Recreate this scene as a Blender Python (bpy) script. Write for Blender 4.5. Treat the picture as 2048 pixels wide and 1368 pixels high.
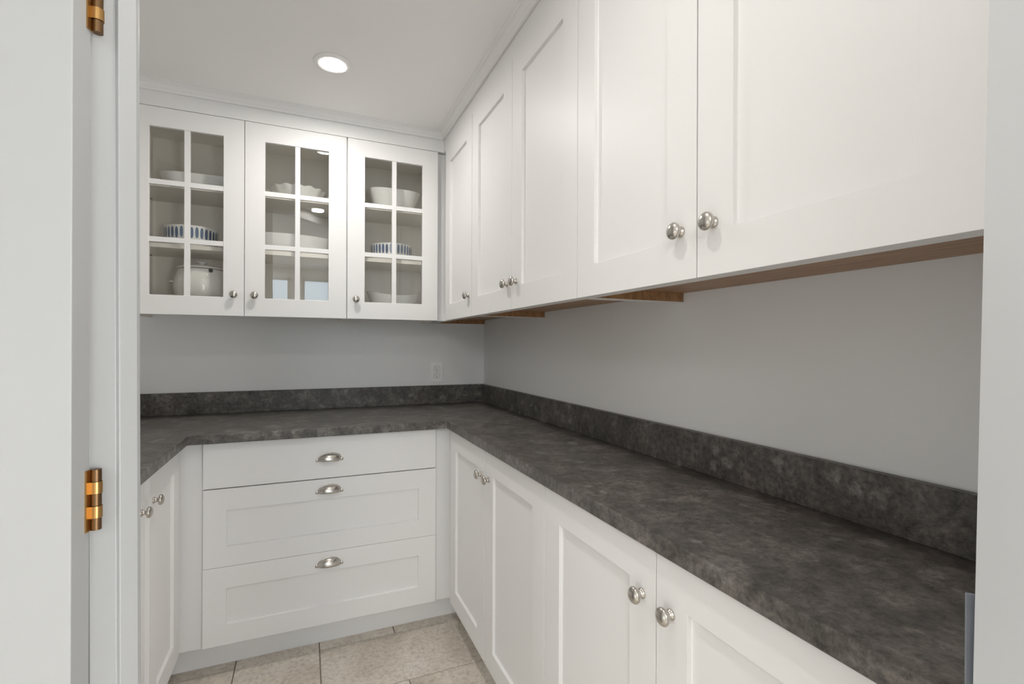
import bpy, bmesh, math, random
from mathutils import Matrix, Vector
random.seed(7)
PI = math.pi
S2 = math.sqrt(2)
for o in list(bpy.data.objects):
    bpy.data.objects.remove(o, do_unlink=True)
C = bpy.context.scene.collection

# ------------------------------------------------------------------ camera
cam_d = bpy.data.cameras.new('camera')
cam = bpy.data.objects.new('camera', cam_d); C.objects.link(cam)
cam_d.sensor_width = 36.0
cam_d.lens = 969.07 / 2048 * 36.0
cam_d.shift_y = 5.95 / 2048
cam_d.clip_start = 0.02
EYE = 1.249
cam.matrix_world = (Matrix.Translation((0, 0, EYE)) @ Matrix.Rotation(-0.4032, 4, 'Z')
                    @ Matrix.Rotation(PI / 2, 4, 'X') @ Matrix.Rotation(0.0035, 4, 'Z'))
bpy.context.scene.camera = cam

# ------------------------------------------------------------------ world (daylight outside the kitchen window)
W = bpy.data.worlds.new('daylight'); bpy.context.scene.world = W
W.use_nodes = True
bg = W.node_tree.nodes['Background']
bg.inputs['Color'].default_value = (0.72, 0.86, 1.0, 1)
bg.inputs['Strength'].default_value = 3.0

# ------------------------------------------------------------------ exposure
vs = bpy.context.scene.view_settings
vs.view_transform = 'Standard'; vs.look = 'None'; vs.gamma = 1.0
vs.use_curve_mapping = False
vs.exposure = 1.05

CEIL = 2.3195
def area_lamp(name, loc, size, power, col, shape='DISK', rot=(0, 0, 0)):
    l = bpy.data.lights.new(name, 'AREA'); l.shape = shape; l.size = size; l.energy = power; l.color = col
    if shape == 'RECTANGLE': l.size_y = size
    o = bpy.data.objects.new(name, l); C.objects.link(o); o.location = loc; o.rotation_euler = rot
    return o
WARM = (1.0, 0.965, 0.925)
for lx, ly, lp in ((0.093, 1.969, 2.2), (0.088, 0.67, 1.2)):
    l = area_lamp('lamp_glow', (lx, ly, CEIL - 0.0135), 0.088, lp, WARM); l.data.spread = math.radians(174)
area_lamp('kitchen_fill', (-1.0, -1.95, CEIL - 0.012), 1.2, 24, (1.0, 0.985, 0.96))  # added soft fill under the unseen kitchen ceiling
# added fill lamps at the kitchen's left and rear walls, no openings there
l = area_lamp('added_fill_left', (-3.49, -0.55, 0.65), 1.25, 5, (0.95, 0.975, 1.0), 'RECTANGLE', (0, -PI / 2, 0))
l = area_lamp('window_daylight', (1.55, -2.59, 0.65), 1.25, 28, (0.95, 0.975, 1.0), 'RECTANGLE', (PI / 2, 0, 0))

# ------------------------------------------------------------------ materials
def new_mat(name):
    m = bpy.data.materials.new(name); m.use_nodes = True
    nt = m.node_tree; b = nt.nodes['Principled BSDF']
    return m, nt, b
def simple(name, col, rough=0.5, metal=0.0, spec=0.5, bump=0.0, bscale=300, coat=0):
    m, nt, b = new_mat(name)
    b.inputs['Base Color'].default_value = (*col, 1)
    b.inputs['Roughness'].default_value = rough
    b.inputs['Metallic'].default_value = metal
    b.inputs['Specular IOR Level'].default_value = spec
    if coat: b.inputs['Coat Weight'].default_value = coat; b.inputs['Coat Roughness'].default_value = 0.08
    if bump:
        tc = nt.nodes.new('ShaderNodeTexCoord')
        n = nt.nodes.new('ShaderNodeTexNoise'); n.inputs['Scale'].default_value = bscale; n.inputs['Detail'].default_value = 3
        bp = nt.nodes.new('ShaderNodeBump'); bp.inputs['Strength'].default_value = bump; bp.inputs['Distance'].default_value = 0.001
        nt.links.new(tc.outputs['Object'], n.inputs['Vector'])
        nt.links.new(n.outputs['Fac'], bp.inputs['Height']); nt.links.new(bp.outputs['Normal'], b.inputs['Normal'])
    return m
def ramp(nt, stops):
    r = nt.nodes.new('ShaderNodeValToRGB')
    e = r.color_ramp.elements
    e[0].position, e[0].color = stops[0][0], (*stops[0][1], 1)
    e[1].position, e[1].color = stops[-1][0], (*stops[-1][1], 1)
    for p, c in stops[1:-1]:
        x = e.new(p); x.color = (*c, 1)
    return r
def noise(nt, vec, scale, detail=4, rough=0.55, dist=0):
    n = nt.nodes.new('ShaderNodeTexNoise')
    n.inputs['Scale'].default_value = scale; n.inputs['Detail'].default_value = detail
    n.inputs['Roughness'].default_value = rough; n.inputs['Distortion'].default_value = dist
    nt.links.new(vec, n.inputs['Vector']); return n
def mixc(nt, fac, a, b, mode='MIX'):
    m = nt.nodes.new('ShaderNodeMix'); m.data_type = 'RGBA'; m.blend_type = mode
    for s, v in ((0, fac), (6, a), (7, b)):
        if hasattr(v, 'is_output'): nt.links.new(v, m.inputs[s])
        else: m.inputs[s].default_value = v if s == 0 else (*v, 1)
    return m.outputs[2]

M_CAB = simple('cabinet_paint', (0.90, 0.89, 0.877), 0.45, spec=0.4, bump=0.03, bscale=220)
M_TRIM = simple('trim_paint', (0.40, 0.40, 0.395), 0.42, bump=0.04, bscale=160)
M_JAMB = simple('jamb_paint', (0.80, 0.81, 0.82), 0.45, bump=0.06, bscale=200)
M_CEIL = simple('ceiling_paint', (0.96, 0.95, 0.935), 0.85, bump=0.05, bscale=260)
M_WALL = simple('wall_paint', (0.87, 0.87, 0.86), 0.62, bump=0.08, bscale=320)
M_KWALL = simple('kitchen_wall_paint', (0.76, 0.755, 0.74), 0.7)
M_INT = simple('cabinet_interior', (0.96, 0.905, 0.82), 0.5)
M_NICKEL = simple('brushed_nickel', (0.56, 0.53, 0.49), 0.27, 1.0)
M_STEEL = simple('dull_steel', (0.27, 0.29, 0.33), 0.42, 1.0)
M_BRASS = simple('aged_brass', (0.46, 0.27, 0.10), 0.30, 1.0)
M_BRASS_SHADED = simple('shaded_brass', (0.17, 0.10, 0.05), 0.38, 1.0)  # same hinge brass, with dark reflection and recess shade put into the colour
M_DARK = simple('dark_void', (0.02, 0.018, 0.016), 0.7)
M_PLASTIC = simple('outlet_plastic', (0.97, 0.965, 0.95), 0.35)
M_CHINA = simple('white_glazed_china', (0.83, 0.82, 0.79), 0.12, coat=0.4)
M_CREAM = simple('cream_stoneware', (0.86, 0.835, 0.79), 0.14, coat=0.4)
M_PIN = simple('shelf_pin_metal', (0.16, 0.12, 0.09), 0.4, 0.8)
M_GROUT = simple('grout', (0.27, 0.225, 0.185), 0.9, bump=0.3, bscale=500)

def glass_mat():
    m = bpy.data.materials.new('cabinet_glass'); m.use_nodes = True
    nt = m.node_tree; nt.nodes.clear()
    out = nt.nodes.new('ShaderNodeOutputMaterial')
    geo = nt.nodes.new('ShaderNodeNewGeometry')
    dot = nt.nodes.new('ShaderNodeVectorMath'); dot.operation = 'DOT_PRODUCT'
    nt.links.new(geo.outputs['Normal'], dot.inputs[0]); nt.links.new(geo.outputs['Incoming'], dot.inputs[1])
    ab = nt.nodes.new('ShaderNodeMath'); ab.operation = 'ABSOLUTE'; nt.links.new(dot.outputs['Value'], ab.inputs[0])
    inv = nt.nodes.new('ShaderNodeMath'); inv.operation = 'SUBTRACT'; inv.inputs[0].default_value = 1; nt.links.new(ab.outputs[0], inv.inputs[1])
    pw = nt.nodes.new('ShaderNodeMath'); pw.operation = 'POWER'; pw.inputs[1].default_value = 5; nt.links.new(inv.outputs[0], pw.inputs[0])
    ma = nt.nodes.new('ShaderNodeMath'); ma.operation = 'MULTIPLY_ADD'; ma.inputs[1].default_value = 0.95; ma.inputs[2].default_value = 0.055
    nt.links.new(pw.outputs[0], ma.inputs[0])
    tr = nt.nodes.new('ShaderNodeBsdfTransparent'); tr.inputs['Color'].default_value = (0.985, 0.99, 0.985, 1)
    gl = nt.nodes.new('ShaderNodeBsdfGlossy'); gl.inputs['Roughness'].default_value = 0.0
    mx = nt.nodes.new('ShaderNodeMixShader')
    nt.links.new(ma.outputs[0], mx.inputs[0]); nt.links.new(tr.outputs[0], mx.inputs[1]); nt.links.new(gl.outputs[0], mx.inputs[2])
    nt.links.new(mx.outputs[0], out.inputs['Surface'])
    return m
M_GLASS = glass_mat()

def stone_mat():
    m, nt, b = new_mat('leathered_granite')
    tc = nt.nodes.new('ShaderNodeTexCoord'); v = tc.outputs['Object']
    big = noise(nt, v, 13, 6, 0.66, 0.4)
    r1 = ramp(nt, [(0.32, (0.068, 0.065, 0.059)), (0.5, (0.116, 0.107, 0.098)), (0.68, (0.190, 0.172, 0.158))])
    nt.links.new(big.outputs['Fac'], r1.inputs['Fac'])
    # pale rounded crystals
    vo = nt.nodes.new('ShaderNodeTexVoronoi'); vo.inputs['Scale'].default_value = 17; vo.inputs['Randomness'].default_value = 1
    wv = noise(nt, v, 20, 4, 0.6)
    vadd = nt.nodes.new('ShaderNodeVectorMath'); vadd.operation = 'MULTIPLY_ADD'
    nt.links.new(wv.outputs['Color'], vadd.inputs[0]); vadd.inputs[1].default_value = (0.055, 0.055, 0.055); nt.links.new(v, vadd.inputs[2])
    nt.links.new(vadd.outputs[0], vo.inputs['Vector'])
    r2 = ramp(nt, [(0.16, (1, 1, 1)), (0.30, (0, 0, 0))]); nt.links.new(vo.outputs['Distance'], r2.inputs['Fac'])
    sep = nt.nodes.new('ShaderNodeSeparateColor'); nt.links.new(vo.outputs['Color'], sep.inputs[0])
    r3 = ramp(nt, [(0.50, (0, 0, 0)), (0.75, (1, 1, 1))]); nt.links.new(sep.outputs[0], r3.inputs['Fac'])
    mul = nt.nodes.new('ShaderNodeMath'); mul.operation = 'MULTIPLY'
    nt.links.new(r2.outputs['Color'], mul.inputs[0]); nt.links.new(r3.outputs['Color'], mul.inputs[1])
    mul2 = nt.nodes.new('ShaderNodeMath'); mul2.operation = 'MULTIPLY'; mul2.inputs[1].default_value = 0.62
    nt.links.new(mul.outputs[0], mul2.inputs[0])
    c = mixc(nt, mul2.outputs[0], r1.outputs['Color'], (0.27, 0.262, 0.248))
    vo2 = nt.nodes.new('ShaderNodeTexVoronoi'); vo2.inputs['Scale'].default_value = 8.5
    nt.links.new(vadd.outputs[0], vo2.inputs['Vector'])
    r6 = ramp(nt, [(0.22, (1, 1, 1)), (0.34, (0, 0, 0))]); nt.links.new(vo2.outputs['Distance'], r6.inputs['Fac'])
    sep2 = nt.nodes.new('ShaderNodeSeparateColor'); nt.links.new(vo2.outputs['Color'], sep2.inputs[0])
    r7 = ramp(nt, [(0.60, (0, 0, 0)), (0.85, (0.6, 0.6, 0.6))]); nt.links.new(sep2.outputs[1], r7.inputs['Fac'])
    mul3 = nt.nodes.new('ShaderNodeMath'); mul3.operation = 'MULTIPLY'
    nt.links.new(r6.outputs['Color'], mul3.inputs[0]); nt.links.new(r7.outputs['Color'], mul3.inputs[1])
    c = mixc(nt, mul3.outputs[0], c, (0.215, 0.205, 0.192))
    # fine mottling and dark veins
    fine = noise(nt, v, 75, 6, 0.7, 0.3)
    r4 = ramp(nt, [(0.32, (0.48, 0.48, 0.48)), (0.68, (1.5, 1.48, 1.45))]); nt.links.new(fine.outputs['Fac'], r4.inputs['Fac'])
    c = mixc(nt, 1.0, c, r4.outputs['Color'], 'MULTIPLY')
    vein = noise(nt, v, 14, 6, 0.65, 2.2)
    r5 = ramp(nt, [(0.475, (1, 1, 1)), (0.495, (0.60, 0.58, 0.56)), (0.515, (1, 1, 1))]); nt.links.new(vein.outputs['Fac'], r5.inputs['Fac'])
    c = mixc(nt, 0.8, c, r5.outputs['Color'], 'MULTIPLY')
    nt.links.new(c, b.inputs['Base Color'])
    b.inputs['Specular IOR Level'].default_value = 0.45
    rr = nt.nodes.new('ShaderNodeMapRange'); rr.inputs['To Min'].default_value = 0.30; rr.inputs['To Max'].default_value = 0.50
    nt.links.new(fine.outputs['Fac'], rr.inputs['Value']); nt.links.new(rr.outputs[0], b.inputs['Roughness'])
    bp = nt.nodes.new('ShaderNodeBump'); bp.inputs['Strength'].default_value = 0.30; bp.inputs['Distance'].default_value = 0.0014
    nt.links.new(fine.outputs['Fac'], bp.inputs['Height']); nt.links.new(bp.outputs['Normal'], b.inputs['Normal'])
    return m
M_STONE = stone_mat()

def tile_mat():
    m, nt, b = new_mat('porcelain_tile')
    tc = nt.nodes.new('ShaderNodeTexCoord'); oi = nt.nodes.new('ShaderNodeObjectInfo')
    add = nt.nodes.new('ShaderNodeVectorMath'); add.operation = 'ADD'
    mul = nt.nodes.new('ShaderNodeMath'); mul.operation = 'MULTIPLY'; mul.inputs[1].default_value = 37
    nt.links.new(oi.outputs['Random'], mul.inputs[0])
    nt.links.new(tc.outputs['Object'], add.inputs[0]); nt.links.new(mul.outputs[0], add.inputs[1])
    v = add.outputs[0]
    a = noise(nt, v, 5, 6, 0.62, 0.4)
    r = ramp(nt, [(0.30, (0.58, 0.51, 0.425)), (0.5, (0.74, 0.67, 0.58)), (0.72, (0.84, 0.78, 0.69))]); nt.links.new(a.outputs['Fac'], r.inputs['Fac'])
    f = noise(nt, v, 60, 5, 0.75)
    r2 = ramp(nt, [(0.33, (0.72, 0.70, 0.68)), (0.52, (1, 1, 1)), (0.7, (1.1, 1.1, 1.1))]); nt.links.new(f.outputs['Fac'], r2.inputs['Fac'])
    c = mixc(nt, 1.0, r.outputs['Color'], r2.outputs['Color'], 'MULTIPLY')
    tint = nt.nodes.new('ShaderNodeMapRange'); tint.inputs['To Min'].default_value = 0.88; tint.inputs['To Max'].default_value = 1.07
    nt.links.new(oi.outputs['Random'], tint.inputs['Value'])
    c = mixc(nt, 1.0, c, tint.outputs[0], 'MULTIPLY')
    nt.links.new(c, b.inputs['Base Color']); b.inputs['Roughness'].default_value = 0.5
    bp = nt.nodes.new('ShaderNodeBump'); bp.inputs['Strength'].default_value = 0.15; bp.inputs['Distance'].default_value = 0.001
    nt.links.new(f.outputs['Fac'], bp.inputs['Height']); nt.links.new(bp.outputs['Normal'], b.inputs['Normal'])
    return m
M_TILE = tile_mat()

def wood_mat(name, stretch):
    m, nt, b = new_mat(name)
    tc = nt.nodes.new('ShaderNodeTexCoord')
    mp = nt.nodes.new('ShaderNodeMapping'); mp.inputs['Scale'].default_value = stretch
    nt.links.new(tc.outputs['Object'], mp.inputs['Vector'])
    n = noise(nt, mp.outputs[0], 10, 6, 0.6, 0.8)
    r = ramp(nt, [(0.30, (0.27, 0.135, 0.058)), (0.5, (0.42, 0.235, 0.115)), (0.7, (0.52, 0.32, 0.17))]); nt.links.new(n.outputs['Fac'], r.inputs['Fac'])
    nt.links.new(r.outputs['Color'], b.inputs['Base Color']); b.inputs['Roughness'].default_value = 0.42
    return m
M_WOOD = wood_mat('wood_veneer_long', (1.2, 14, 14))
M_WOODV = wood_mat('wood_veneer_fin', (9, 9, 2.5))

def emit_mat(name, col, s):
    m = bpy.data.materials.new(name); m.use_nodes = True
    nt = m.node_tree; nt.nodes.clear(); out = nt.nodes.new('ShaderNodeOutputMaterial')
    e = nt.nodes.new('ShaderNodeEmission'); e.inputs['Color'].default_value = (*col, 1); e.inputs['Strength'].default_value = s
    nt.links.new(e.outputs[0], out.inputs['Surface']); return m
M_LAMP = emit_mat('lamp_diffuser', (1, 0.97, 0.92), 18)

def dab_mat():
    # white glaze with hand painted blue dabs; angle u around the dish
    m, nt, b = new_mat('blue_dab_glaze')
    tc = nt.nodes.new('ShaderNodeTexCoord'); sp = nt.nodes.new('ShaderNodeSeparateXYZ'); nt.links.new(tc.outputs['Object'], sp.inputs[0])
    def mth(op, a, bb=None, c=None):
        n = nt.nodes.new('ShaderNodeMath'); n.operation = op
        for i, x in enumerate((a, bb, c)):
            if x is None: continue
            if hasattr(x, 'is_output'): nt.links.new(x, n.inputs[i])
            else: n.inputs[i].default_value = x
        return n.outputs[0]
    ang = mth('ARCTAN2', sp.outputs['Y'], sp.outputs['X'])
    k = mth('MULTIPLY', ang, 34 / (2 * PI))
    kk = mth('ADD', k, 100)
    cell = mth('FLOOR', kk)
    fr = mth('SUBTRACT', mth('SUBTRACT', kk, cell), 0.5)
    du = mth('DIVIDE', fr, 0.33)
    jit = nt.nodes.new('ShaderNodeTexWhiteNoise'); jit.noise_dimensions = '1D'; nt.links.new(cell, jit.inputs['W'])
    zc = mth('MULTIPLY_ADD', jit.outputs['Value'], 0.006, 0.053)
    dz = mth('DIVIDE', mth('SUBTRACT', sp.outputs['Z'], zc), 0.0235)
    d4 = mth('POWER', mth('ABSOLUTE', dz), 3.0)
    d = mth('ADD', mth('MULTIPLY', du, du), d4)
    inside = mth('LESS_THAN', d, 1.0)
    r = ramp(nt, [(0.0, (0.05, 0.085, 0.16)), (0.5, (0.09, 0.13, 0.25)), (1.0, (0.16, 0.22, 0.30))]); nt.links.new(jit.outputs['Value'], r.inputs['Fac'])
    # only the outside wall carries dabs
    rad = mth('SQRT', mth('ADD', mth('MULTIPLY', sp.outputs['X'], sp.outputs['X']), mth('MULTIPLY', sp.outputs['Y'], sp.outputs['Y'])))
    ins2 = mth('MULTIPLY', inside, mth('GREATER_THAN', rad, 0.0965))
    c = mixc(nt, ins2, (0.80, 0.79, 0.76), r.outputs['Color'])
    nt.links.new(c, b.inputs['Base Color']); b.inputs['Roughness'].default_value = 0.15
    return m
M_DAB = dab_mat()

# ------------------------------------------------------------------ helpers
def tag(o, label=None, cat=None, group=None, kind=None):
    if label: o['label'] = label
    if cat: o['category'] = cat
    if group: o['group'] = group
    if kind: o['kind'] = kind
    return o
def empty(name, loc=(0, 0, 0), rz=0, label=None, cat=None, group=None, kind=None):
    o = bpy.data.objects.new(name, None); C.objects.link(o); o.empty_display_size = 0.05
    o.location = loc; o.rotation_euler = (0, 0, rz)
    return tag(o, label, cat, group, kind)
def add_box(bm, x0, y0, z0, x1, y1, z1):
    vs_ = [bm.verts.new(p) for p in ((x0, y0, z0), (x1, y0, z0), (x1, y1, z0), (x0, y1, z0), (x0, y0, z1), (x1, y0, z1), (x1, y1, z1), (x0, y1, z1))]
    for f in ((0, 3, 2, 1), (4, 5, 6, 7), (0, 1, 5, 4), (1, 2, 6, 5), (2, 3, 7, 6), (3, 0, 4, 7)):
        bm.faces.new([vs_[i] for i in f])
def add_prism(bm, pts, z0, z1, ztop=None):
    a = [bm.verts.new((p[0], p[1], z0)) for p in pts]
    q = ztop or pts
    b = [bm.verts.new((p[0], p[1], z1)) for p in q]
    n = len(pts)
    area = sum(pts[i][0] * pts[(i + 1) % n][1] - pts[(i + 1) % n][0] * pts[i][1] for i in range(n))
    f1 = bm.faces.new(a); f2 = bm.faces.new(b)
    for i in range(n): bm.faces.new([a[i], a[(i + 1) % n], b[(i + 1) % n], b[i]])
def bevel(bm, w, seg=1, ang=0.5):
    bmesh.ops.remove_doubles(bm, verts=bm.verts, dist=1e-6)
    bmesh.ops.recalc_face_normals(bm, faces=bm.faces)
    es = [e for e in bm.edges if len(e.link_faces) == 2 and e.calc_face_angle(0) > ang]
    if es and w: bmesh.ops.bevel(bm, geom=es, offset=w, segments=seg, profile=0.5, affect='EDGES', clamp_overlap=True)
def link(name, bm, mat, parent=None, smooth=False, bev=0, seg=1, recalc=True, autosm=False):
    if bev: bevel(bm, bev, seg)
    elif recalc: bmesh.ops.recalc_face_normals(bm, faces=bm.faces)
    me = bpy.data.meshes.new(name); bm.to_mesh(me); bm.free()
    for mm in (mat if isinstance(mat, (list, tuple)) else [mat]): me.materials.append(mm)
    if smooth:
        for p in me.polygons: p.use_smooth = True
    if autosm:
        me.set_sharp_from_angle(angle=0.6)
    o = bpy.data.objects.new(name, me); C.objects.link(o)
    if parent: o.parent = parent
    return o
def box(name, dims, mat, parent=None, bev=0, seg=1):
    bm = bmesh.new(); add_box(bm, *dims); return link(name, bm, mat, parent, bev=bev, seg=seg)
def boxes(name, L, mat, parent=None, bev=0):
    bm = bmesh.new()
    for d in L: add_box(bm, *d)
    if bev: bevel(bm, bev)
    return link(name, bm, mat, parent)
def add_lathe(bm, prof, seg=32, axis='Z', off=(0, 0, 0)):
    rings = []
    for r, h in prof:
        ring = []
        if r < 1e-6:
            ring = [None]
            p = (0, 0, h)
            ring = [bm.verts.new(conv(p, axis, off))]
        else:
            for i in range(seg):
                a = 2 * PI * i / seg
                ring.append(bm.verts.new(conv((r * math.cos(a), r * math.sin(a), h), axis, off)))
        rings.append(ring)
    for a, b in zip(rings, rings[1:]):
        for i in range(seg):
            j = (i + 1) % seg
            if len(a) == 1 and len(b) == 1: continue
            if len(a) == 1: bm.faces.new([a[0], b[i], b[j]])
            elif len(b) == 1: bm.faces.new([a[i], a[j], b[0]])
            else: bm.faces.new([a[i], a[j], b[j], b[i]])
def conv(p, axis, off):
    x, y, z = p
    if axis == 'Z': q = (x, y, z)
    elif axis == '-Y': q = (x, -z, y)
    return (q[0] + off[0], q[1] + off[1], q[2] + off[2])

def relief(xs, zs, depth, T):
    """board in the x-z plane, front at y=0 facing -y; depth(i,j) = recess of the cell or None for a hole"""
    bm = bmesh.new(); nx, nz = len(xs) - 1, len(zs) - 1
    D = [[depth(i, j) for j in range(nz)] for i in range(nx)]
    def quad(a): bm.faces.new([bm.verts.new(p) for p in a])
    for i in range(nx):
        for j in range(nz):
            x0, x1, z0, z1 = xs[i], xs[i + 1], zs[j], zs[j + 1]; d = D[i][j]
            if d is None: continue
            quad(((x0, d, z0), (x1, d, z0), (x1, d, z1), (x0, d, z1)))
            quad(((x0, T, z0), (x0, T, z1), (x1, T, z1), (x1, T, z0)))
    def get(i, j): return D[i][j] if 0 <= i < nx and 0 <= j < nz else None
    for i in range(nx + 1):
        for j in range(nz):
            a, b = get(i - 1, j), get(i, j)
            a_ = T if a is None else a; b_ = T if b is None else b
            if abs(a_ - b_) > 1e-7:
                x = xs[i]; quad(((x, min(a_, b_), zs[j]), (x, max(a_, b_), zs[j]), (x, max(a_, b_), zs[j + 1]), (x, min(a_, b_), zs[j + 1])))
    for i in range(nx):
        for j in range(nz + 1):
            a, b = get(i, j - 1), get(i, j)
            a_ = T if a is None else a; b_ = T if b is None else b
            if abs(a_ - b_) > 1e-7:
                z = zs[j]; quad(((xs[i], min(a_, b_), z), (xs[i + 1], min(a_, b_), z), (xs[i + 1], max(a_, b_), z), (xs[i], max(a_, b_), z)))
    bmesh.ops.remove_doubles(bm, verts=bm.verts, dist=1e-6)
    bmesh.ops.recalc_face_normals(bm, faces=bm.faces)
    return bm
TD = 0.018
def shaker(name, x0, z0, x1, z1, parent, stile=0.0775, top=0.080, bot=0.0765, y=0.0, mat=None):
    w = 0.0008
    xs = [x0, x0 + stile, x0 + stile + w, x1 - stile - w, x1 - stile, x1]
    zs = [z0, z0 + bot, z0 + bot + w, z1 - top - w, z1 - top, z1]
    def dep(i, j):
        if i in (0, 4) or j in (0, 4): return 0.0
        if i in (1, 3) or j in (1, 3): return 0.0092
        return 0.0100
    bm = relief(xs, zs, dep, TD)
    bevel(bm, 0.0007)
    o = link(name, bm, mat or M_CAB, parent); o.location = (0, y, 0); return o

knob_mesh = None
def knob(parent, x, z, y=0.0):
    global knob_mesh
    if knob_mesh is None:
        prof = [(0.0, 0.0), (0.0098, 0.0), (0.0102, 0.0012), (0.0098, 0.0026), (0.0082, 0.0042), (0.0064, 0.0065), (0.0058, 0.0090), (0.0062, 0.0112),
                (0.0090, 0.0130), (0.0128, 0.0142), (0.0152, 0.0160), (0.0160, 0.0182), (0.0156, 0.0206), (0.0142, 0.0228), (0.0114, 0.0250), (0.0076, 0.0266), (0.0036, 0.0274), (0, 0.0276)]
        bm = bmesh.new(); add_lathe(bm, prof, 40, '-Y')
        o = link('knob', bm, M_NICKEL, smooth=True); knob_mesh = o.data
    else:
        o = bpy.data.objects.new('knob', knob_mesh); C.objects.link(o)
    o.parent = parent; o.location = (x, y, z)
    return o

pull_mesh = None
def cup_pull(parent, x, z):
    """bin pull: a hollow quarter dome, open below, with a small screw foot each side"""
    global pull_mesh
    if pull_mesh is None:
        bm = bmesh.new(); N, K = 28, 10
        a, h, dp = 0.0445, 0.031, 0.024
        for shell, (aa, hh, dd, flip) in enumerate(((a, h, dp, 0), (a - 0.0018, h - 0.0018, dp - 0.0018, 1))):
            g = []
            for i in range(N + 1):
                ph = PI * i / N; s = math.sin(ph) ** 0.85 if 0 < i < N else 0
                row = []
                for k in range(K + 1):
                    ps = PI / 2 * k / K
                    row.append(bm.verts.new((-aa * math.cos(ph), -dd * s * math.cos(ps) ** 0.9 - 0.0004, -0.010 + hh * s * math.sin(ps))))
                g.append(row)
            for i in range(N):
                for k in range(K):
                    f = [g[i][k], g[i + 1][k], g[i + 1][k + 1], g[i][k + 1]]
                    f = [v for n_, v in enumerate(f)]
                    try: bm.faces.new(f if not flip else f[::-1])
                    except ValueError: pass
            if shell == 0: g0 = g
            else:
                for i in range(N): bm.faces.new([g0[i + 1][0], g0[i][0], g[i][0], g[i + 1][0]])
        # flange following the arch, and the two feet
        for i in range(N):
            def P(j, r):
                ph = PI * j / N; s = math.sin(ph) ** 0.85 if 0 < j < N else 0
                return (-(a + r) * math.cos(ph), -0.010 + (h + r) * s)
            p0, p1, q0, q1 = P(i, -0.001), P(i + 1, -0.001), P(i, 0.0022), P(i + 1, 0.0022)
            va = [bm.verts.new((p[0], -0.0022, p[1])) for p in (p0, p1, q1, q0)]
            vb = [bm.verts.new((p[0], -0.0001, p[1])) for p in (p0, p1, q1, q0)]
            bm.faces.new(va); bm.faces.new([va[3], va[2], vb[2], vb[3]]); bm.faces.new([va[1], va[0], vb[0], vb[1]])
        for sx in (-1, 1):
            c = (sx * 0.0475, 0, -0.0075)
            add_lathe(bm, [(0, 0), (0.0062, 0), (0.0062, 0.0022), (0.0052, 0.0030), (0, 0.0030)], 20, '-Y', c)
            add_lathe(bm, [(0.0020, 0.0030), (0.0018, 0.0042), (0, 0.0046)], 12, '-Y', c)
        bmesh.ops.remove_doubles(bm, verts=bm.verts, dist=1e-6)
        o = link('cup_pull', bm, M_NICKEL, smooth=True, recalc=False); pull_mesh = o.data
    else:
        o = bpy.data.objects.new('cup_pull', pull_mesh); C.objects.link(o)
    o.parent = parent; o.location = (x, 0, z); return o

# ------------------------------------------------------------------ dimensions
XR, YB, XL = 0.9785, 2.7213, -0.7965      # inner faces of right, back, left walls
XUD, YUD = 0.642, 2.3943                  # door faces of the wall cabinets
XLD, YD, XLL = 0.5914, 2.1049, -0.4196    # door faces of the base cabinets
ZU0, ZU1 = 1.370, 2.2197
ZT = 0.914
def tn(t, n): return ((t + n) / S2, (n - t) / S2)     # doorway axes: t along the diagonal wall, n into the pantry

# ------------------------------------------------------------------ setting: shell
floor = box('floor', (-4.0, -2.9, -0.12, 2.9, 3.0, -0.0035), M_GROUT); tag(floor, 'beige stone-look tiled pantry floor', kind='structure')
ceil = box('ceiling', (-4.0, -2.9, CEIL, 2.9, 3.0, CEIL + 0.1), M_CEIL); tag(ceil, 'flat white painted ceiling', kind='structure')
tag(box('wall_back', (XL - 0.1, YB, 0, XR + 0.1, YB + 0.1, CEIL), M_WALL), 'light grey painted wall above the far counter', kind='structure')
tag(box('wall_right', (XR, 0.05, 0, XR + 0.1, YB, CEIL), M_WALL), 'light grey painted wall along the long right counter', kind='structure')
tag(box('wall_left', (XL - 0.1, 1.30, 0, XL, YB, CEIL), M_WALL), 'light grey painted wall at the left', kind='structure')
bm = bmesh.new(); add_prism(bm, [(0.462, 0.168), (0.578, 0.2335), (XR, 0.2335), (XR, 0.05), (0.50, 0.05)], 0, CEIL)
tag(link('wall_near', bm, M_WALL), 'light grey wall return beside the doorway', kind='structure')
# diagonal doorway wall, left of the opening and header
bm = bmesh.new()
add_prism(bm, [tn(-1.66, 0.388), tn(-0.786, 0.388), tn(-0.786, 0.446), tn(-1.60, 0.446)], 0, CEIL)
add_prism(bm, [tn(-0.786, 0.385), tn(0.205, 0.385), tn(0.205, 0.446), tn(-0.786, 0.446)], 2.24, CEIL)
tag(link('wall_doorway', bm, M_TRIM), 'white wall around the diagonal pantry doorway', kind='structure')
# kitchen behind the camera, which the glass doors reflect
tag(box('wall_kitchen_left', (-3.6, -2.6, 0, -3.5, 2.0, CEIL), M_KWALL), kind='structure')
tag(box('wall_kitchen_end', (-3.5, 1.9, 0, -0.9, 2.0, CEIL), M_KWALL), kind='structure')
tag(box('wall_kitchen_right', (2.4, -2.6, 0, 2.5, 0.05, CEIL), M_KWALL), kind='structure')
tag(box('wall_kitchen_near', (1.08, 0.05, 0, 2.5, 0.15, CEIL), M_KWALL), kind='structure')
wins = ((-0.88, -0.19), (-0.05, 0.66))
WZ0, WZ1 = 1.05, 2.17
L = [(-3.6, -2.7, 0, 2.5, -2.6, WZ0), (-3.6, -2.7, WZ1, 2.5, -2.6, CEIL), (-3.6, -2.7, WZ0, wins[0][0], -2.6, WZ1), (wins[0][1], -2.7, WZ0, wins[1][0], -2.6, WZ1), (wins[1][1], -2.7, WZ0, 2.5, -2.6, WZ1)]
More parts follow.
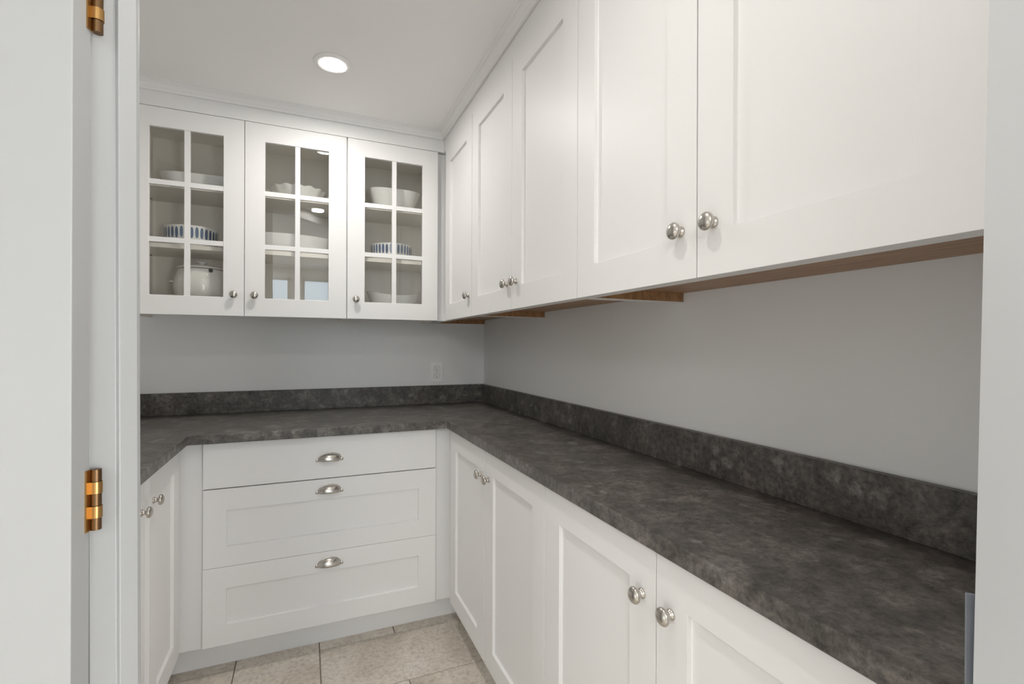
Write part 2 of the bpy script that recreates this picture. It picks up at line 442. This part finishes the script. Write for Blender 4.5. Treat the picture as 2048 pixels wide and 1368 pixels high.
tag(boxes('wall_kitchen_back', L, M_KWALL), kind='structure')
for i, (a, b) in enumerate(wins):
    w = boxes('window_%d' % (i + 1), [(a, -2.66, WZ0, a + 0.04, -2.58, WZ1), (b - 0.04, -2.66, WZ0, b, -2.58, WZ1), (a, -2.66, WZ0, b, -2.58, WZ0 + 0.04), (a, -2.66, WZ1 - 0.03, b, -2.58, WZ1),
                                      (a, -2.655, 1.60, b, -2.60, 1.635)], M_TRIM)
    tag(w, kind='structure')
    box('pane', (a + 0.04, -2.63, WZ0 + 0.04, b - 0.04, -2.625, WZ1 - 0.03), M_GLASS, w)

M_KFLOOR = simple('kitchen_floor', (0.72, 0.67, 0.60), 0.5)
bm = bmesh.new(); add_prism(bm, [(-3.5, -2.6), (2.4, -2.6), (2.4, 0.04), (0.46, 0.04), tn(0.205, 0.30), tn(-1.0, 0.30), (-0.95, 1.9), (-3.5, 1.9)], -0.003, -0.0005)
tag(link('floor_kitchen', bm, M_KFLOOR), kind='structure')
# floor tiles in a herringbone, 2:1 pieces
UX, UY, X0, Y0, G = 0.3035, 0.317, 0.0575, 2.129, 0.0022
cx0, cx1, cy0, cy1 = XL + 0.002, XR - 0.002, 0.30, YB - 0.002
def clip_tile(a0, b0, a1, b1):
    x0 = X0 + a0 * UX + G; x1 = X0 + a1 * UX - G; y0 = Y0 + b0 * UY + G; y1 = Y0 + b1 * UY - G
    full = x0 > cx0 and x1 < cx1 and y0 > cy0 and y1 < cy1
    x0, x1, y0, y1 = max(x0, cx0), min(x1, cx1), max(y0, cy0), min(y1, cy1)
    if x1 - x0 < 0.02 or y1 - y0 < 0.02: return
    # keep clear of the diagonal doorway wall and the near return
    if x0 + y0 < 0.66 or (x0 > 0.30 and y0 < 0.26 + 0.0): 
        if x1 + y1 < 0.9: return
        if x0 > 0.30 and y0 < 0.26: return
    key = ('h' if a1 - a0 == 2 else 'v') if full else None
    cx, cy = (x0 + x1) / 2, (y0 + y1) / 2
    if key and key in tile_mesh:
        o = bpy.data.objects.new('tile', tile_mesh[key]); C.objects.link(o)
    else:
        bm = bmesh.new(); hx, hy = (x1 - x0) / 2, (y1 - y0) / 2
        add_box(bm, -hx, -hy, -0.009, hx, hy, 0)
        o = link('tile', bm, M_TILE, bev=0.0014)
        if key: tile_mesh[key] = o.data
    o.parent = floor; o.location = (cx, cy, 0)
tile_mesh = {}
for i in range(-9, 10):
    for j in range(-6, 7):
        dx, dy = i + 2 * j, i - 2 * j
        clip_tile(0 + dx, -1 + dy, 2 + dx, 0 + dy)
        clip_tile(-1 + dx, -1 + dy, 0 + dx, 1 + dy)

# crown moulding, mitred at the corner
prof = [(0.0, 0.0), (0.0062, 0.0), (0.0062, 0.0045), (0.0075, 0.0075), (0.0095, 0.0115), (0.0115, 0.0135), (0.0128, 0.0175), (0.0168, 0.0235), (0.0225, 0.0275),
        (0.0255, 0.0290), (0.0255, 0.0318), (0.0290, 0.0335), (0.0340, 0.0345), (0.0368, 0.0352), (0.0368, 0.0372)]
ZC0 = CEIL - 0.0372
def crown(name, label, side):
    bm = bmesh.new(); rows = []
    for p, h in prof + [(0.0, 0.0372)]:
        z = ZC0 + h
        if side == 'back':
            e0 = (XL + 0.001, YUD - p, z); e1 = (XUD - p, YUD - p, z)
        else:
            e0 = (XUD - p, YUD - p, z); e1 = (XUD - p, 0.24, z)
        rows.append([bm.verts.new(e0), bm.verts.new(e1)])
    for a, b in zip(rows, rows[1:] + rows[:1]): bm.faces.new([a[0], a[1], b[1], b[0]])
    bm.faces.new([r[0] for r in rows]); bm.faces.new([r[1] for r in rows][::-1])
    return tag(link(name, bm, M_CAB), label, kind='structure')
crown('trim_1', 'white crown moulding above the glass-door cabinets', 'back')
crown('trim_2', 'white crown moulding above the right wall cabinets', 'right')
# plain frieze boards between door tops and crown
tag(box('trim_3', (XL + 0.001, YUD + 0.001, ZU1 + 0.0022, XUD + 0.001, YUD + 0.019, CEIL - 0.0005), M_CAB), 'white frieze board above the glass doors', kind='structure')
tag(box('trim_4', (XUD + 0.0012, 0.238, ZU1 + 0.0012, XUD + 0.018, YUD + 0.02, CEIL - 0.0005), M_CAB), 'white frieze board above the right wall cabinet doors', kind='structure')

# ------------------------------------------------------------------ wall cabinets, right run (face -X); local x = towards the camera
RR = -PI / 2
def wall_cabinet(y_far, y_near, doors, label, name='wall_cabinet', blind=None):
    """local: x from 0 (far end) towards the camera, y into the wall, z up from the cabinet's underside"""
    e = empty(name, (XUD, y_far, ZU0), RR, label, 'cabinet')
    Lx = y_far - y_near; D = XR - XUD - 0.0015; H = ZU1 - ZU0
    # carcass: wood sides reaching down past the recessed wood floor
    for x in (0.0, Lx - 0.016):
        sp = boxes('side_panel', [(x, 0.0385, 0.0015, x + 0.016, D, H)], M_WOODV, e)
        tag(box('edge_band', (x, 0.0385, 0.0, x + 0.016, D, 0.0014), M_CAB, sp), 'pale edge band')
    box('bottom_panel', (0.0162, 0.0385, 0.026, Lx - 0.0162, D, 0.042), M_WOOD, e)
    box('top_panel', (0.0162, 0.0385, H - 0.018, Lx - 0.0162, D, H), M_CAB, e)
    # white face frame, its lower rail shows from below as a pale band
    xs = [0, 0.03, Lx - 0.03, Lx]; zs = [0, 0.034, H - 0.034, H]
    bm = relief(xs, zs, lambda i, j: None if (i == 1 and j == 1) else 0.0, 0.019)
    f = link('face_frame', bm, M_CAB, e); f.location = (0, 0.0192, 0)
    for x0, x1, side in doors:
        a, b = y_far - x0, y_far - x1
        d = shaker('door', a + 0.0009, 0.0, b - 0.0009, H, e)
        kx = (b - 0.039) if side == 'near' else (a + 0.039)
        knob(d, kx, 0.090)
    return e
wall_cabinet(YB - 0.0015, 1.9405, [(2.3575, 1.9415, 'near')], 'white shaker wall cabinet with one narrow door in the far corner of the right wall')
wall_cabinet(1.9395, 1.0806, [(1.939, 1.5112, 'near'), (1.5105, 1.0815, 'far')], 'white shaker wall cabinet with two doors, middle of the right wall')
wall_cabinet(1.0798, 0.2400, [(1.0795, 0.6668, 'near'), (0.6659, 0.2480, 'far')], 'large white shaker wall cabinet with two doors, nearest the doorway on the right wall')

# ------------------------------------------------------------------ glass wall cabinets on the back wall (face -Y)
SH = (1.6535, 1.909)
def glass_door(e, ex, x0, x1, knobside):
    """x0,x1 world; e at (ex, YUD, ZU0)"""
    a, b = x0 - ex, x1 - ex
    st = 0.0785
    oa, ob = a + st, b - st
    mid = (oa + ob) / 2; mw = 0.0105
    zo = [1.4507, 1.6680, 1.6885, 1.9040, 1.9245, 2.1405]; zo = [z - ZU0 for z in zo]
    xs = [a, oa, mid - mw, mid + mw, ob, b]; zs = [0] + zo + [ZU1 - ZU0]
    def dep(i, j):
        if i in (1, 3) and j in (1, 3, 5): return None
        if (i == 2 and 1 <= j <= 5) or (i in (1, 3) and j in (2, 4)): return 0.0025
        return 0.0
    bm = relief(xs, zs, dep, TD); bevel(bm, 0.0011)
    d = link('door', bm, M_CAB, e)
    for i in (1, 3):
        for j in (1, 3, 5):
            box('pane', (xs[i] + 0.0004, 0.0115, zs[j] + 0.0004, xs[i + 1] - 0.0004, 0.0140, zs[j + 1] - 0.0004), M_GLASS, d)
    knob(d, (b - 0.0385) if knobside == 'right' else (a + 0.0385), 0.0915)
    return d
def glass_cabinet(xa, xb, doors, label, frame_right=0.0):
    e = empty('glass_cabinet', (xa, YUD, ZU0), 0, label, 'cabinet')
    Lx = xb - xa; D = YB - YUD - 0.0015; H = ZU1 - ZU0
    for x in (0.0, Lx - 0.016):
        box('side_panel', (x, 0.0385, 0.0, x + 0.016, D, H), M_INT, e)
    box('back_panel', (0.0162, D - 0.008, 0.026, Lx - 0.0162, D, H - 0.0005), M_INT, e)
    box('bottom_panel', (0.0162, 0.0385, 0.026, Lx - 0.0162, D - 0.0082, 0.040), M_INT, e)
    box('top_panel', (0.0162, 0.0385, H - 0.016, Lx - 0.0162, D - 0.0082, H), M_INT, e)
    for z in SH:
        s = box('shelf', (0.0172, 0.052, z - ZU0, Lx - 0.0172, D - 0.0090, z - ZU0 + 0.018), M_INT, e, bev=0.001)
        for x in (0.0162, Lx - 0.0162):
            for y in (0.085, D - 0.06):
                bm = bmesh.new(); add_lathe(bm, [(0, 0), (0.003, 0), (0.003, 0.010), (0, 0.010)], 10)
                sg = 1 if x < 0.1 else -1
                bmesh.ops.rotate(bm, verts=bm.verts, cent=(0, 0, 0), matrix=Matrix.Rotation(sg * PI / 2, 3, 'Y'))
                p = link('shelf_pin', bm, M_PIN, s); p.location = (x + sg * 0.0003, y, z - ZU0 - 0.0032)
    xs = [0, 0.030, Lx - 0.030 - frame_right, Lx]; zs = [0, 0.034, H - 0.034, H]
    bm = relief(xs, zs, lambda i, j: None if (i == 1 and j == 1) else 0.0, 0.019)
    f = link('face_frame', bm, M_CAB, e); f.location = (0, 0.0192, 0)
    for x0, x1, k in doors: glass_door(e, xa, x0, x1, k)
    return e
glass_cabinet(-0.6610 - 0.006, 0.1783, [(-0.6665, -0.2462, 'right'), (-0.2438, 0.1760, 'left')], 'white wall cabinet with two six-pane glass doors, left part of the back wall')
g3 = glass_cabinet(0.1788, 0.6150, [(0.1803, 0.6130, 'left')], 'white wall cabinet with a single six-pane glass door beside the inner corner')
# filler strip closing the corner
box('filler_strip', (0.6160 - 0.1788, 0.0195, 0.0, XUD + 0.0178 - 0.1788, 0.0385, ZU1 - ZU0 - 0.001), M_CAB, g3)
# door-hinge cups seen high on the cabinet sides
for k, (x, y) in enumerate(((-0.6505, 2.56), (0.5985, 2.56))):
    sg = 1 if k == 0 else -1
    par = [o for o in bpy.data.objects if o.name.startswith('glass_cabinet')][0] if k == 0 else g3
    ox = par.location.x
    box('bracket', (x - ox if sg > 0 else x - ox - 0.010, y - YUD - 0.006, 2.130 - ZU0, x - ox + 0.010 if sg > 0 else x - ox, y - YUD + 0.006, 2.142 - ZU0), M_PIN, par, bev=0.001)

# ------------------------------------------------------------------ base cabinets
ZD = [0.1139, 0.4075, 0.7038, 0.8754]
dc = empty('drawer_cabinet', (0, YD, 0), 0, 'white base cabinet with three wide drawers under the far counter', 'cabinet')
boxes('carcass', [(-0.352, 0.0388, 0.105, -0.336, 0.60, 0.878), (0.521, 0.0388, 0.105, 0.537, 0.60, 0.878), (-0.336, 0.0388, 0.105, 0.521, 0.60, 0.121)], M_CAB, dc)
boxes('face_frame', [(-0.4235 - 0.012, 0.0195, 0.107, -0.330, 0.0385, 0.8790), (0.515, 0.0195, 0.107, 0.6066, 0.0385, 0.8790), (-0.330, 0.0195, 0.845, 0.515, 0.0385, 0.8790), (-0.330, 0.0195, 0.107, 0.515, 0.0385, 0.135)], M_CAB, dc)
box('toe_board', (-0.485, 0.0765, 0.0005, 0.660, 0.0945, 0.112), M_CAB, dc)
d1 = box('drawer', (-0.3488, 0.0, ZD[2] + 0.0022, 0.5334, TD, ZD[3]), M_CAB, dc, bev=0.0012)
cup_pull(d1, 0.0925, 0.7875)
for k in (1, 0):
    z0, z1 = ZD[k], ZD[k + 1] - (0.0 if k == 0 else 0.0014)
    z0 = z0 + (0.0012 if k == 1 else 0)
    bot, top = (0.4835 - z0, z1 - 0.6215) if k == 1 else (0.1905 - z0, z1 - 0.3275)
    d = shaker('drawer', -0.3488 + (0.0008 if k else 0), z0, 0.5334, z1, dc, stile=0.0770, top=top, bot=bot)
    cup_pull(d, 0.0925, (0.6580, 0.3610)[1 - k])

def base_cabinet(loc, rz, Lx, doors, label, depth, toe=(0, None)):
    e = empty('base_cabinet', loc, rz, label, 'cabinet')
    box('carcass', (0.001, 0.0388, 0.105, Lx - 0.001, depth, 0.878), M_CAB, e)
    xs = [0, 0.03, Lx - 0.03, Lx]; zs = [0.107, 0.14, 0.845, 0.879]
    bm = relief(xs, zs, lambda i, j: None if (i == 1 and j == 1) else 0.0, 0.019)
    f = link('face_frame', bm, M_CAB, e); f.location = (0, 0.0192, 0)
    mx = (doors[0][1] + doors[1][0]) / 2
    box('mullion', (mx - 0.026, 0.0194, 0.1405, mx + 0.026, 0.0380, 0.8445), M_CAB, e)
    box('toe_board', (toe[0], 0.0765, 0.0005, Lx if toe[1] is None else toe[1], 0.0925, 0.1045), M_CAB, e)
    for a, b, side in doors:
        d = shaker('door', a + 0.001, ZD[0], b - 0.001, 0.8754, e)
        knob(d, (b - 0.039) if side == 'hi' else (a + 0.039), 0.7770)
    return e
def RB(y): return 2.1230 - y
base_cabinet((XLD, 2.1230, 0), RR, 2.1230 - 1.1585, [(RB(2.0735), RB(1.6325), 'hi'), (RB(1.6275), RB(1.1595), 'lo')], 'white shaker base cabinet with two doors under the right counter, next to the drawers', XR - XLD - 0.0015, toe=(0.0, None))
base_cabinet((XLD, 1.1580, 0), RR, 1.1580 - 0.2400, [(1.1580 - 1.1572, 1.1580 - 0.7115, 'hi'), (1.1580 - 0.7106, 1.1580 - 0.2560, 'lo')], 'white shaker base cabinet with two doors under the near end of the right counter', XR - XLD - 0.0015)
LB = 1.345
base_cabinet((XLL, LB, 0), PI / 2, 2.1230 - LB, [(0.004, 1.6850 - LB, 'hi'), (1.7270 - LB, 2.0965 - LB, 'lo')], 'white shaker base cabinet with two doors under the left counter by the doorway', 0.115)

# ------------------------------------------------------------------ countertop with upstands
ct = empty('countertop', (0, 0, 0.880), 0, 'dark grey leathered granite countertop running round three sides on white base cabinets', 'countertop')
bm = bmesh.new()
add_prism(bm, [(XR - 0.001, 0.2385), (XR - 0.001, YB - 0.001), (XL + 0.001, YB - 0.001), (XL + 0.001, 1.47), (-0.3916, 1.065), (-0.3916, 2.0738), (0.5740, 2.0738), (0.5740, 0.2385)], 0, 0.034)
link('slab', bm, M_STONE, ct, bev=0.0028, seg=2)
bm = bmesh.new(); add_box(bm, XL + 0.001, YB - 0.0205, 0.0343, XR - 0.0008, YB - 0.0008, 0.1378); link('backsplash', bm, M_STONE, ct, bev=0.0012)
bm = bmesh.new(); add_box(bm, XR - 0.0205, 0.240, 0.0343, XR - 0.0008, YB - 0.0208, 0.1378); link('backsplash', bm, M_STONE, ct, bev=0.0012)
bm = bmesh.new(); add_box(bm, XL + 0.0008, 1.50, 0.0343, XL + 0.0205, YB - 0.0208, 0.1378); link('backsplash', bm, M_STONE, ct, bev=0.0012)

# ------------------------------------------------------------------ crockery
def dish(name, cx, cy, z0, h, a, b, base=0.8, exp=2.0, th=0.004, mat=None, N=72, K=8, flare=1.0, rim=None, wav=None, foot=True, basen=None):
    """hollow dish: superellipse plan, wall rising from base scale to rim; rim(ang)->extra height, wav(ang)->radius factor"""
    bm = bmesh.new()
    def pt(ang, s, z, dr=0.0):
        c, s_ = math.cos(ang), math.sin(ang)
        r = (abs(c) ** exp + abs(s_) ** exp) ** (-1 / exp)
        return ((a * s - dr) * r * c, (b * s - dr) * r * s_, z)
    rings = []
    outer = []
    for k in range(K + 1):
        f = k / K
        s = base + (1 - base) * (f ** flare)
        outer.append((s, f))
    def ring(s, f, dr, zoff):
        R = []
        for i in range(N):
            an = 2 * PI * i / N
            ww = 1 + (wav(an) * f if wav else 0)
            R.append(bm.verts.new(pt(an, s * ww, f * (h + (rim(an) if rim else 0)) + zoff, dr)))
        return R
    rings.append(ring(base * 0.90, 0, 0.004, 0.0))
    for s, f in outer: rings.append(ring(s, f, 0, 0.0 if f > 0 else 0.001))
    for s, f in reversed(outer): rings.append(ring(s, max(f, 0.0), th, 0.0006 if f == 1 else (th if f == 0 else 0)))
    for q in range(len(rings) - 1):
        A, B = rings[q], rings[q + 1]
        for i in range(N):
            j = (i + 1) % N; bm.faces.new([A[i], A[j], B[j], B[i]])
    bm.faces.new(rings[0][::-1]); bm.faces.new(rings[-1])
    o = link(name, bm, mat or M_CHINA, smooth=True, autosm=True)
    o.location = (cx, cy, z0 + 0.0006)
    return o
S1, S2_ = SH[0] + 0.018, SH[1] + 0.018
S0 = ZU0 + 0.040
GR = 'white serving dishes behind the glass doors'
tag(dish('serving_dish', -0.420, 2.572, S2_, 0.064, 0.172, 0.092, 0.84, 3.4, flare=0.9), 'long white rectangular serving dish on the top shelf behind the left glass door', 'dish', GR)
tag(dish('round_dish', -0.4700, 2.560, S1, 0.088, 0.1035, 0.1035, 0.965, 2.0, flare=0.7, mat=M_DAB), 'round white dish with blue painted dabs on the middle shelf behind the left glass door', 'dish', 'round dishes with blue dabs')
tag(dish('pie_dish', -0.0340, 2.564, S2_, 0.057, 0.128, 0.128, 0.70, 2.0, flare=0.8, N=180, wav=lambda a: 0.028 * math.sin(a * 15), rim=lambda a: 0.0022 * math.sin(a * 15)), 'white pie dish with wavy rim on the top shelf behind the middle glass door', 'dish', GR)
tag(dish('oval_bowl', -0.0900, 2.570, S1, 0.086, 0.228, 0.118, 0.72, 2.0, flare=0.7), 'wide white oval bowl on the middle shelf behind the middle glass door', 'bowl', GR)
tag(dish('square_bowl', 0.4190, 2.575, S2_, 0.101, 0.133, 0.118, 0.66, 3.6, flare=0.75), 'white square bowl with rounded corners on the top shelf behind the right glass door', 'bowl', GR)
tag(dish('round_dish', 0.4090, 2.560, S1, 0.085, 0.1035, 0.1035, 0.965, 2.0, flare=0.7, mat=M_DAB), 'round white dish with blue painted dabs on the middle shelf behind the right glass door', 'dish', 'round dishes with blue dabs')
tag(dish('boat_bowl', 0.4230, 2.565, S0, 0.086, 0.138, 0.105, 0.55, 2.0, flare=0.6, rim=lambda a: 0.024 * math.cos(a) ** 2), 'white boat-shaped bowl with raised ends on the bottom shelf behind the right glass door', 'bowl', GR)
# covered pot
pot = empty('covered_pot', (-0.430, 2.560, S0 + 0.0005), 0, 'cream lidded round pot on the bottom shelf behind the left glass door', 'pot')
bm = bmesh.new()
add_lathe(bm, [(0, 0), (0.062, 0), (0.070, 0.004), (0.088, 0.028), (0.102, 0.058), (0.109, 0.092), (0.108, 0.118), (0.101, 0.142), (0.094, 0.158), (0.093, 0.167), (0.089, 0.169), (0.088, 0.160), (0.094, 0.140), (0.101, 0.092), (0.080, 0.03), (0.06, 0.008), (0, 0.006)], 56)
link('body', bm, M_CREAM, pot, smooth=True)
for sg in (-1, 1):
    bm = bmesh.new()
    for i in range(9):
        pass
    ring = []
    n1, n2 = 14, 10
    V = [[None] * n2 for _ in range(n1 + 1)]
    for i in range(n1 + 1):
        an = -PI / 2 + PI * i / n1
        c = (sg * (0.100 + 0.020 * math.cos(an)), 0.026 * math.sin(an), 0.112)
        for k in range(n2):
            q = 2 * PI * k / n2
            V[i][k] = bm.verts.new((c[0] + sg * 0.0065 * math.cos(q) * math.cos(an), c[1] + 0.0065 * math.cos(q) * math.sin(an), c[2] + 0.0055 * math.sin(q)))
    for i in range(n1):
        for k in range(n2): bm.faces.new([V[i][k], V[i + 1][k], V[i + 1][(k + 1) % n2], V[i][(k + 1) % n2]])
    bm.faces.new(V[0]); bm.faces.new(V[-1])
    link('handle', bm, M_CREAM, pot, smooth=True)
bm = bmesh.new(); add_lathe(bm, [(0, 0.1705), (0.092, 0.1705), (0.0965, 0.1725), (0.0965, 0.1765), (0.090, 0.1795), (0.060, 0.187), (0.030, 0.192), (0.013, 0.1935), (0.0115, 0.197), (0.016, 0.2005), (0.0225, 0.2035), (0.0225, 0.2065), (0.016, 0.2090), (0, 0.2098)], 56)
lid = link('lid', bm, M_CREAM, pot, smooth=True)
bm = bmesh.new(); add_lathe(bm, [(0, 0), (0.0085, 0), (0.0085, 0.004), (0, 0.0045)], 20, '-Y')
nt_ = link('ladle_notch', bm, M_DARK, pot); nt_.location = (0.046, -0.0815, 0.1600); nt_.rotation_euler = (0, 0, 0.52); tag(nt_, 'dark ladle notch under the lid')

# ------------------------------------------------------------------ power outlet on the back wall
ou = empty('power_outlet', (0.6915, YB, 1.0935), 0, 'white double power outlet on the back wall just above the dark upstand', 'outlet')
bm = bmesh.new(); add_box(bm, -0.035, -0.006, -0.057, 0.035, -0.0003, 0.057); link('cover_plate', bm, M_PLASTIC, ou, bev=0.0018, seg=2)
for dz in (0.0195, -0.0195):
    bm = bmesh.new()
    pts = []
    for i in range(32):
        an = 2 * PI * i / 32; x = 0.0172 * math.cos(an); z = 0.0172 * math.sin(an)
        z = max(-0.0142, min(0.0142, z)); pts.append((x, z))
    fa = [bm.verts.new((x, -0.0082, z)) for x, z in pts]; ba = [bm.verts.new((x * 1.02, -0.006, z * 1.02)) for x, z in pts]
    bm.faces.new(fa)
    for i in range(32): bm.faces.new([fa[i], fa[(i + 1) % 32], ba[(i + 1) % 32], ba[i]])
    r = link('receptacle', bm, M_PLASTIC, ou); r.location = (0, 0, dz)
    # dark joint ring round it
    for x, w_, h_ in ((-0.0062, 0.0022, 0.0080), (0.0062, 0.0022, 0.0066)):
        box('slot', (x - w_ / 2, -0.0086, 0.0035 - h_ / 2, x + w_ / 2, -0.0083, 0.0035 + h_ / 2), M_DARK, r)
    bm = bmesh.new(); add_lathe(bm, [(0, 0), (0.0026, 0), (0.0026, 0.0004), (0, 0.0004)], 14, '-Y', (0, -0.0083, -0.0082)); link('slot', bm, M_DARK, r)
bm = bmesh.new(); add_lathe(bm, [(0, 0), (0.003, 0), (0.0026, 0.001), (0, 0.0013)], 14, '-Y', (0, -0.006, 0)); link('screw', bm, M_PLASTIC, ou)
bm = bmesh.new()
for z in (0.0195, -0.0195):
    vv = []
    for i in range(32):
        an = 2 * PI * i / 32; vv.append(bm.verts.new((0.0186 * math.cos(an), -0.00612, z + max(-0.0156, min(0.0156, 0.0186 * math.sin(an))))))
    bm.faces.new(vv)
link('joint', bm, simple('joint_shade', (0.14, 0.135, 0.13), 0.6), ou)

# ------------------------------------------------------------------ recessed ceiling lights
def ceiling_light(x, y, label):
    e = empty('ceiling_light', (x, y, CEIL), 0, label, 'light', 'recessed ceiling lights')
    bm = bmesh.new(); add_lathe(bm, [(0.047, -0.0045), (0.052, -0.0062), (0.060, -0.0055), (0.069, -0.0030), (0.0705, -0.0004), (0.047, -0.0004), (0.047, -0.0045)], 56)
    link('trim_ring', bm, M_CEIL, e, smooth=True)
    bm = bmesh.new(); add_lathe(bm, [(0, -0.0112), (0.018, -0.0106), (0.034, -0.0088), (0.043, -0.0062), (0.0465, -0.0036), (0.0465, -0.0008), (0, -0.0008)], 48)
    link('diffuser', bm, M_LAMP, e)
ceiling_light(0.093, 1.969, 'glowing round recessed ceiling light over the pantry floor')
ceiling_light(0.088, 0.67, 'second recessed ceiling light, mirrored in the middle glass door')

# ------------------------------------------------------------------ doorway: jambs, door leaf, hinges, strike plate
def tL(z): return -0.7465 - 0.0098 * (z - 0.768)
def tR(z): return 0.1753 + 0.0159 * (z - 1.006)
H = 2.235
bm = bmesh.new()
def q(f, z, P): return [tn(f(z) + a, n) for a, n in P]
Pj = [(-0.0075, 0.3862), (-0.0075, 0.4175), (0, 0.4175), (0, 0.440), (-0.0035, 0.4465), (-0.034, 0.4465), (-0.034, 0.3862)]
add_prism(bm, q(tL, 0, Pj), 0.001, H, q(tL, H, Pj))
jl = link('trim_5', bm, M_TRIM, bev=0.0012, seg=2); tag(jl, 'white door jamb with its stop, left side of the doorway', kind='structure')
bm = bmesh.new()
Pj = [(0, 0.4400), (0.0035, 0.4455), (0.024, 0.4455), (0.024, 0.360), (0, 0.360)]
add_prism(bm, q(tR, 0, Pj), 0.001, H, q(tR, H, Pj))
jr = link('trim_6', bm, M_JAMB, bev=0.0010, seg=2); tag(jr, 'white door jamb at the right edge of the doorway', kind='structure')
bm = bmesh.new(); P = [(0.1737, 0.4462), (0.1850, 0.4462), (0.1850, 0.4480), (0.1737, 0.4480)]
add_prism(bm, [tn(*p) for p in P], 1.000, 1.0715)
tag(link('strike_plate', bm, M_STEEL, jr, bev=0.0006), 'grey metal strike plate')

TH = math.radians(148)
ex = (-math.cos(TH) * -1, -math.sin(TH))
dx_t, dx_n = math.cos(TH), -math.sin(TH)
wx = tn(dx_t, dx_n); rzd = math.atan2(wx[1], wx[0])
pin = tn(-0.748, 0.3895)
dl = empty('door_1', (pin[0], pin[1], 0), rzd, 'open white pantry door at the left edge', None, None, 'structure')
def leafpart():
    xs = [0.006, 0.116, 0.124, 0.716, 0.724, 0.84]; zs = [0.010, 0.22, 0.228, 0.90, 0.908, 1.05, 1.058, 1.92, 1.928, 2.035]
    def dep(i, j):
        if i in (0, 4) or j in (0, 4, 8): return 0
        if i in (1, 3) or j in (1, 3, 5, 7): return 0.005
        return 0.009
    bm = relief(xs, zs, dep, 0.0345)
    # front must face local +y (the side turned to the camera)
    for v in bm.verts: v.co.y = 0.0025 + 0.0345 - v.co.y
    bevel(bm, 0.0013, 2)
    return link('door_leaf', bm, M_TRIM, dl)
leafpart()
def hinge(z0):
    h = 0.080
    bm = bmesh.new()
    add_box(bm, 0.0040, 0.0022, 0, 0.0060, 0.0125, h)
    hg = link('hinge', bm, M_BRASS, dl); hg.location = (0, 0, z0); tag(hg, 'brass door hinge')
    seg = h / 5
    for k in range(5):
        bm = bmesh.new()
        z = k * seg + 0.0003; zz = (k + 1) * seg - 0.0003
        rr = 0.0068 if k % 2 else 0.0058
        add_lathe(bm, [(0, z), (rr, z), (rr, zz), (0, zz)], 28)
        if k % 2: add_box(bm, 0.0, 0.0058, z, 0.0060, 0.0070, zz)
        kn = link('knuckle', bm, M_BRASS if k % 2 else M_BRASS_SHADED, hg, smooth=True, autosm=True)
hinge(1.0433 - 0.040); hinge(1.6586); hinge(0.20)
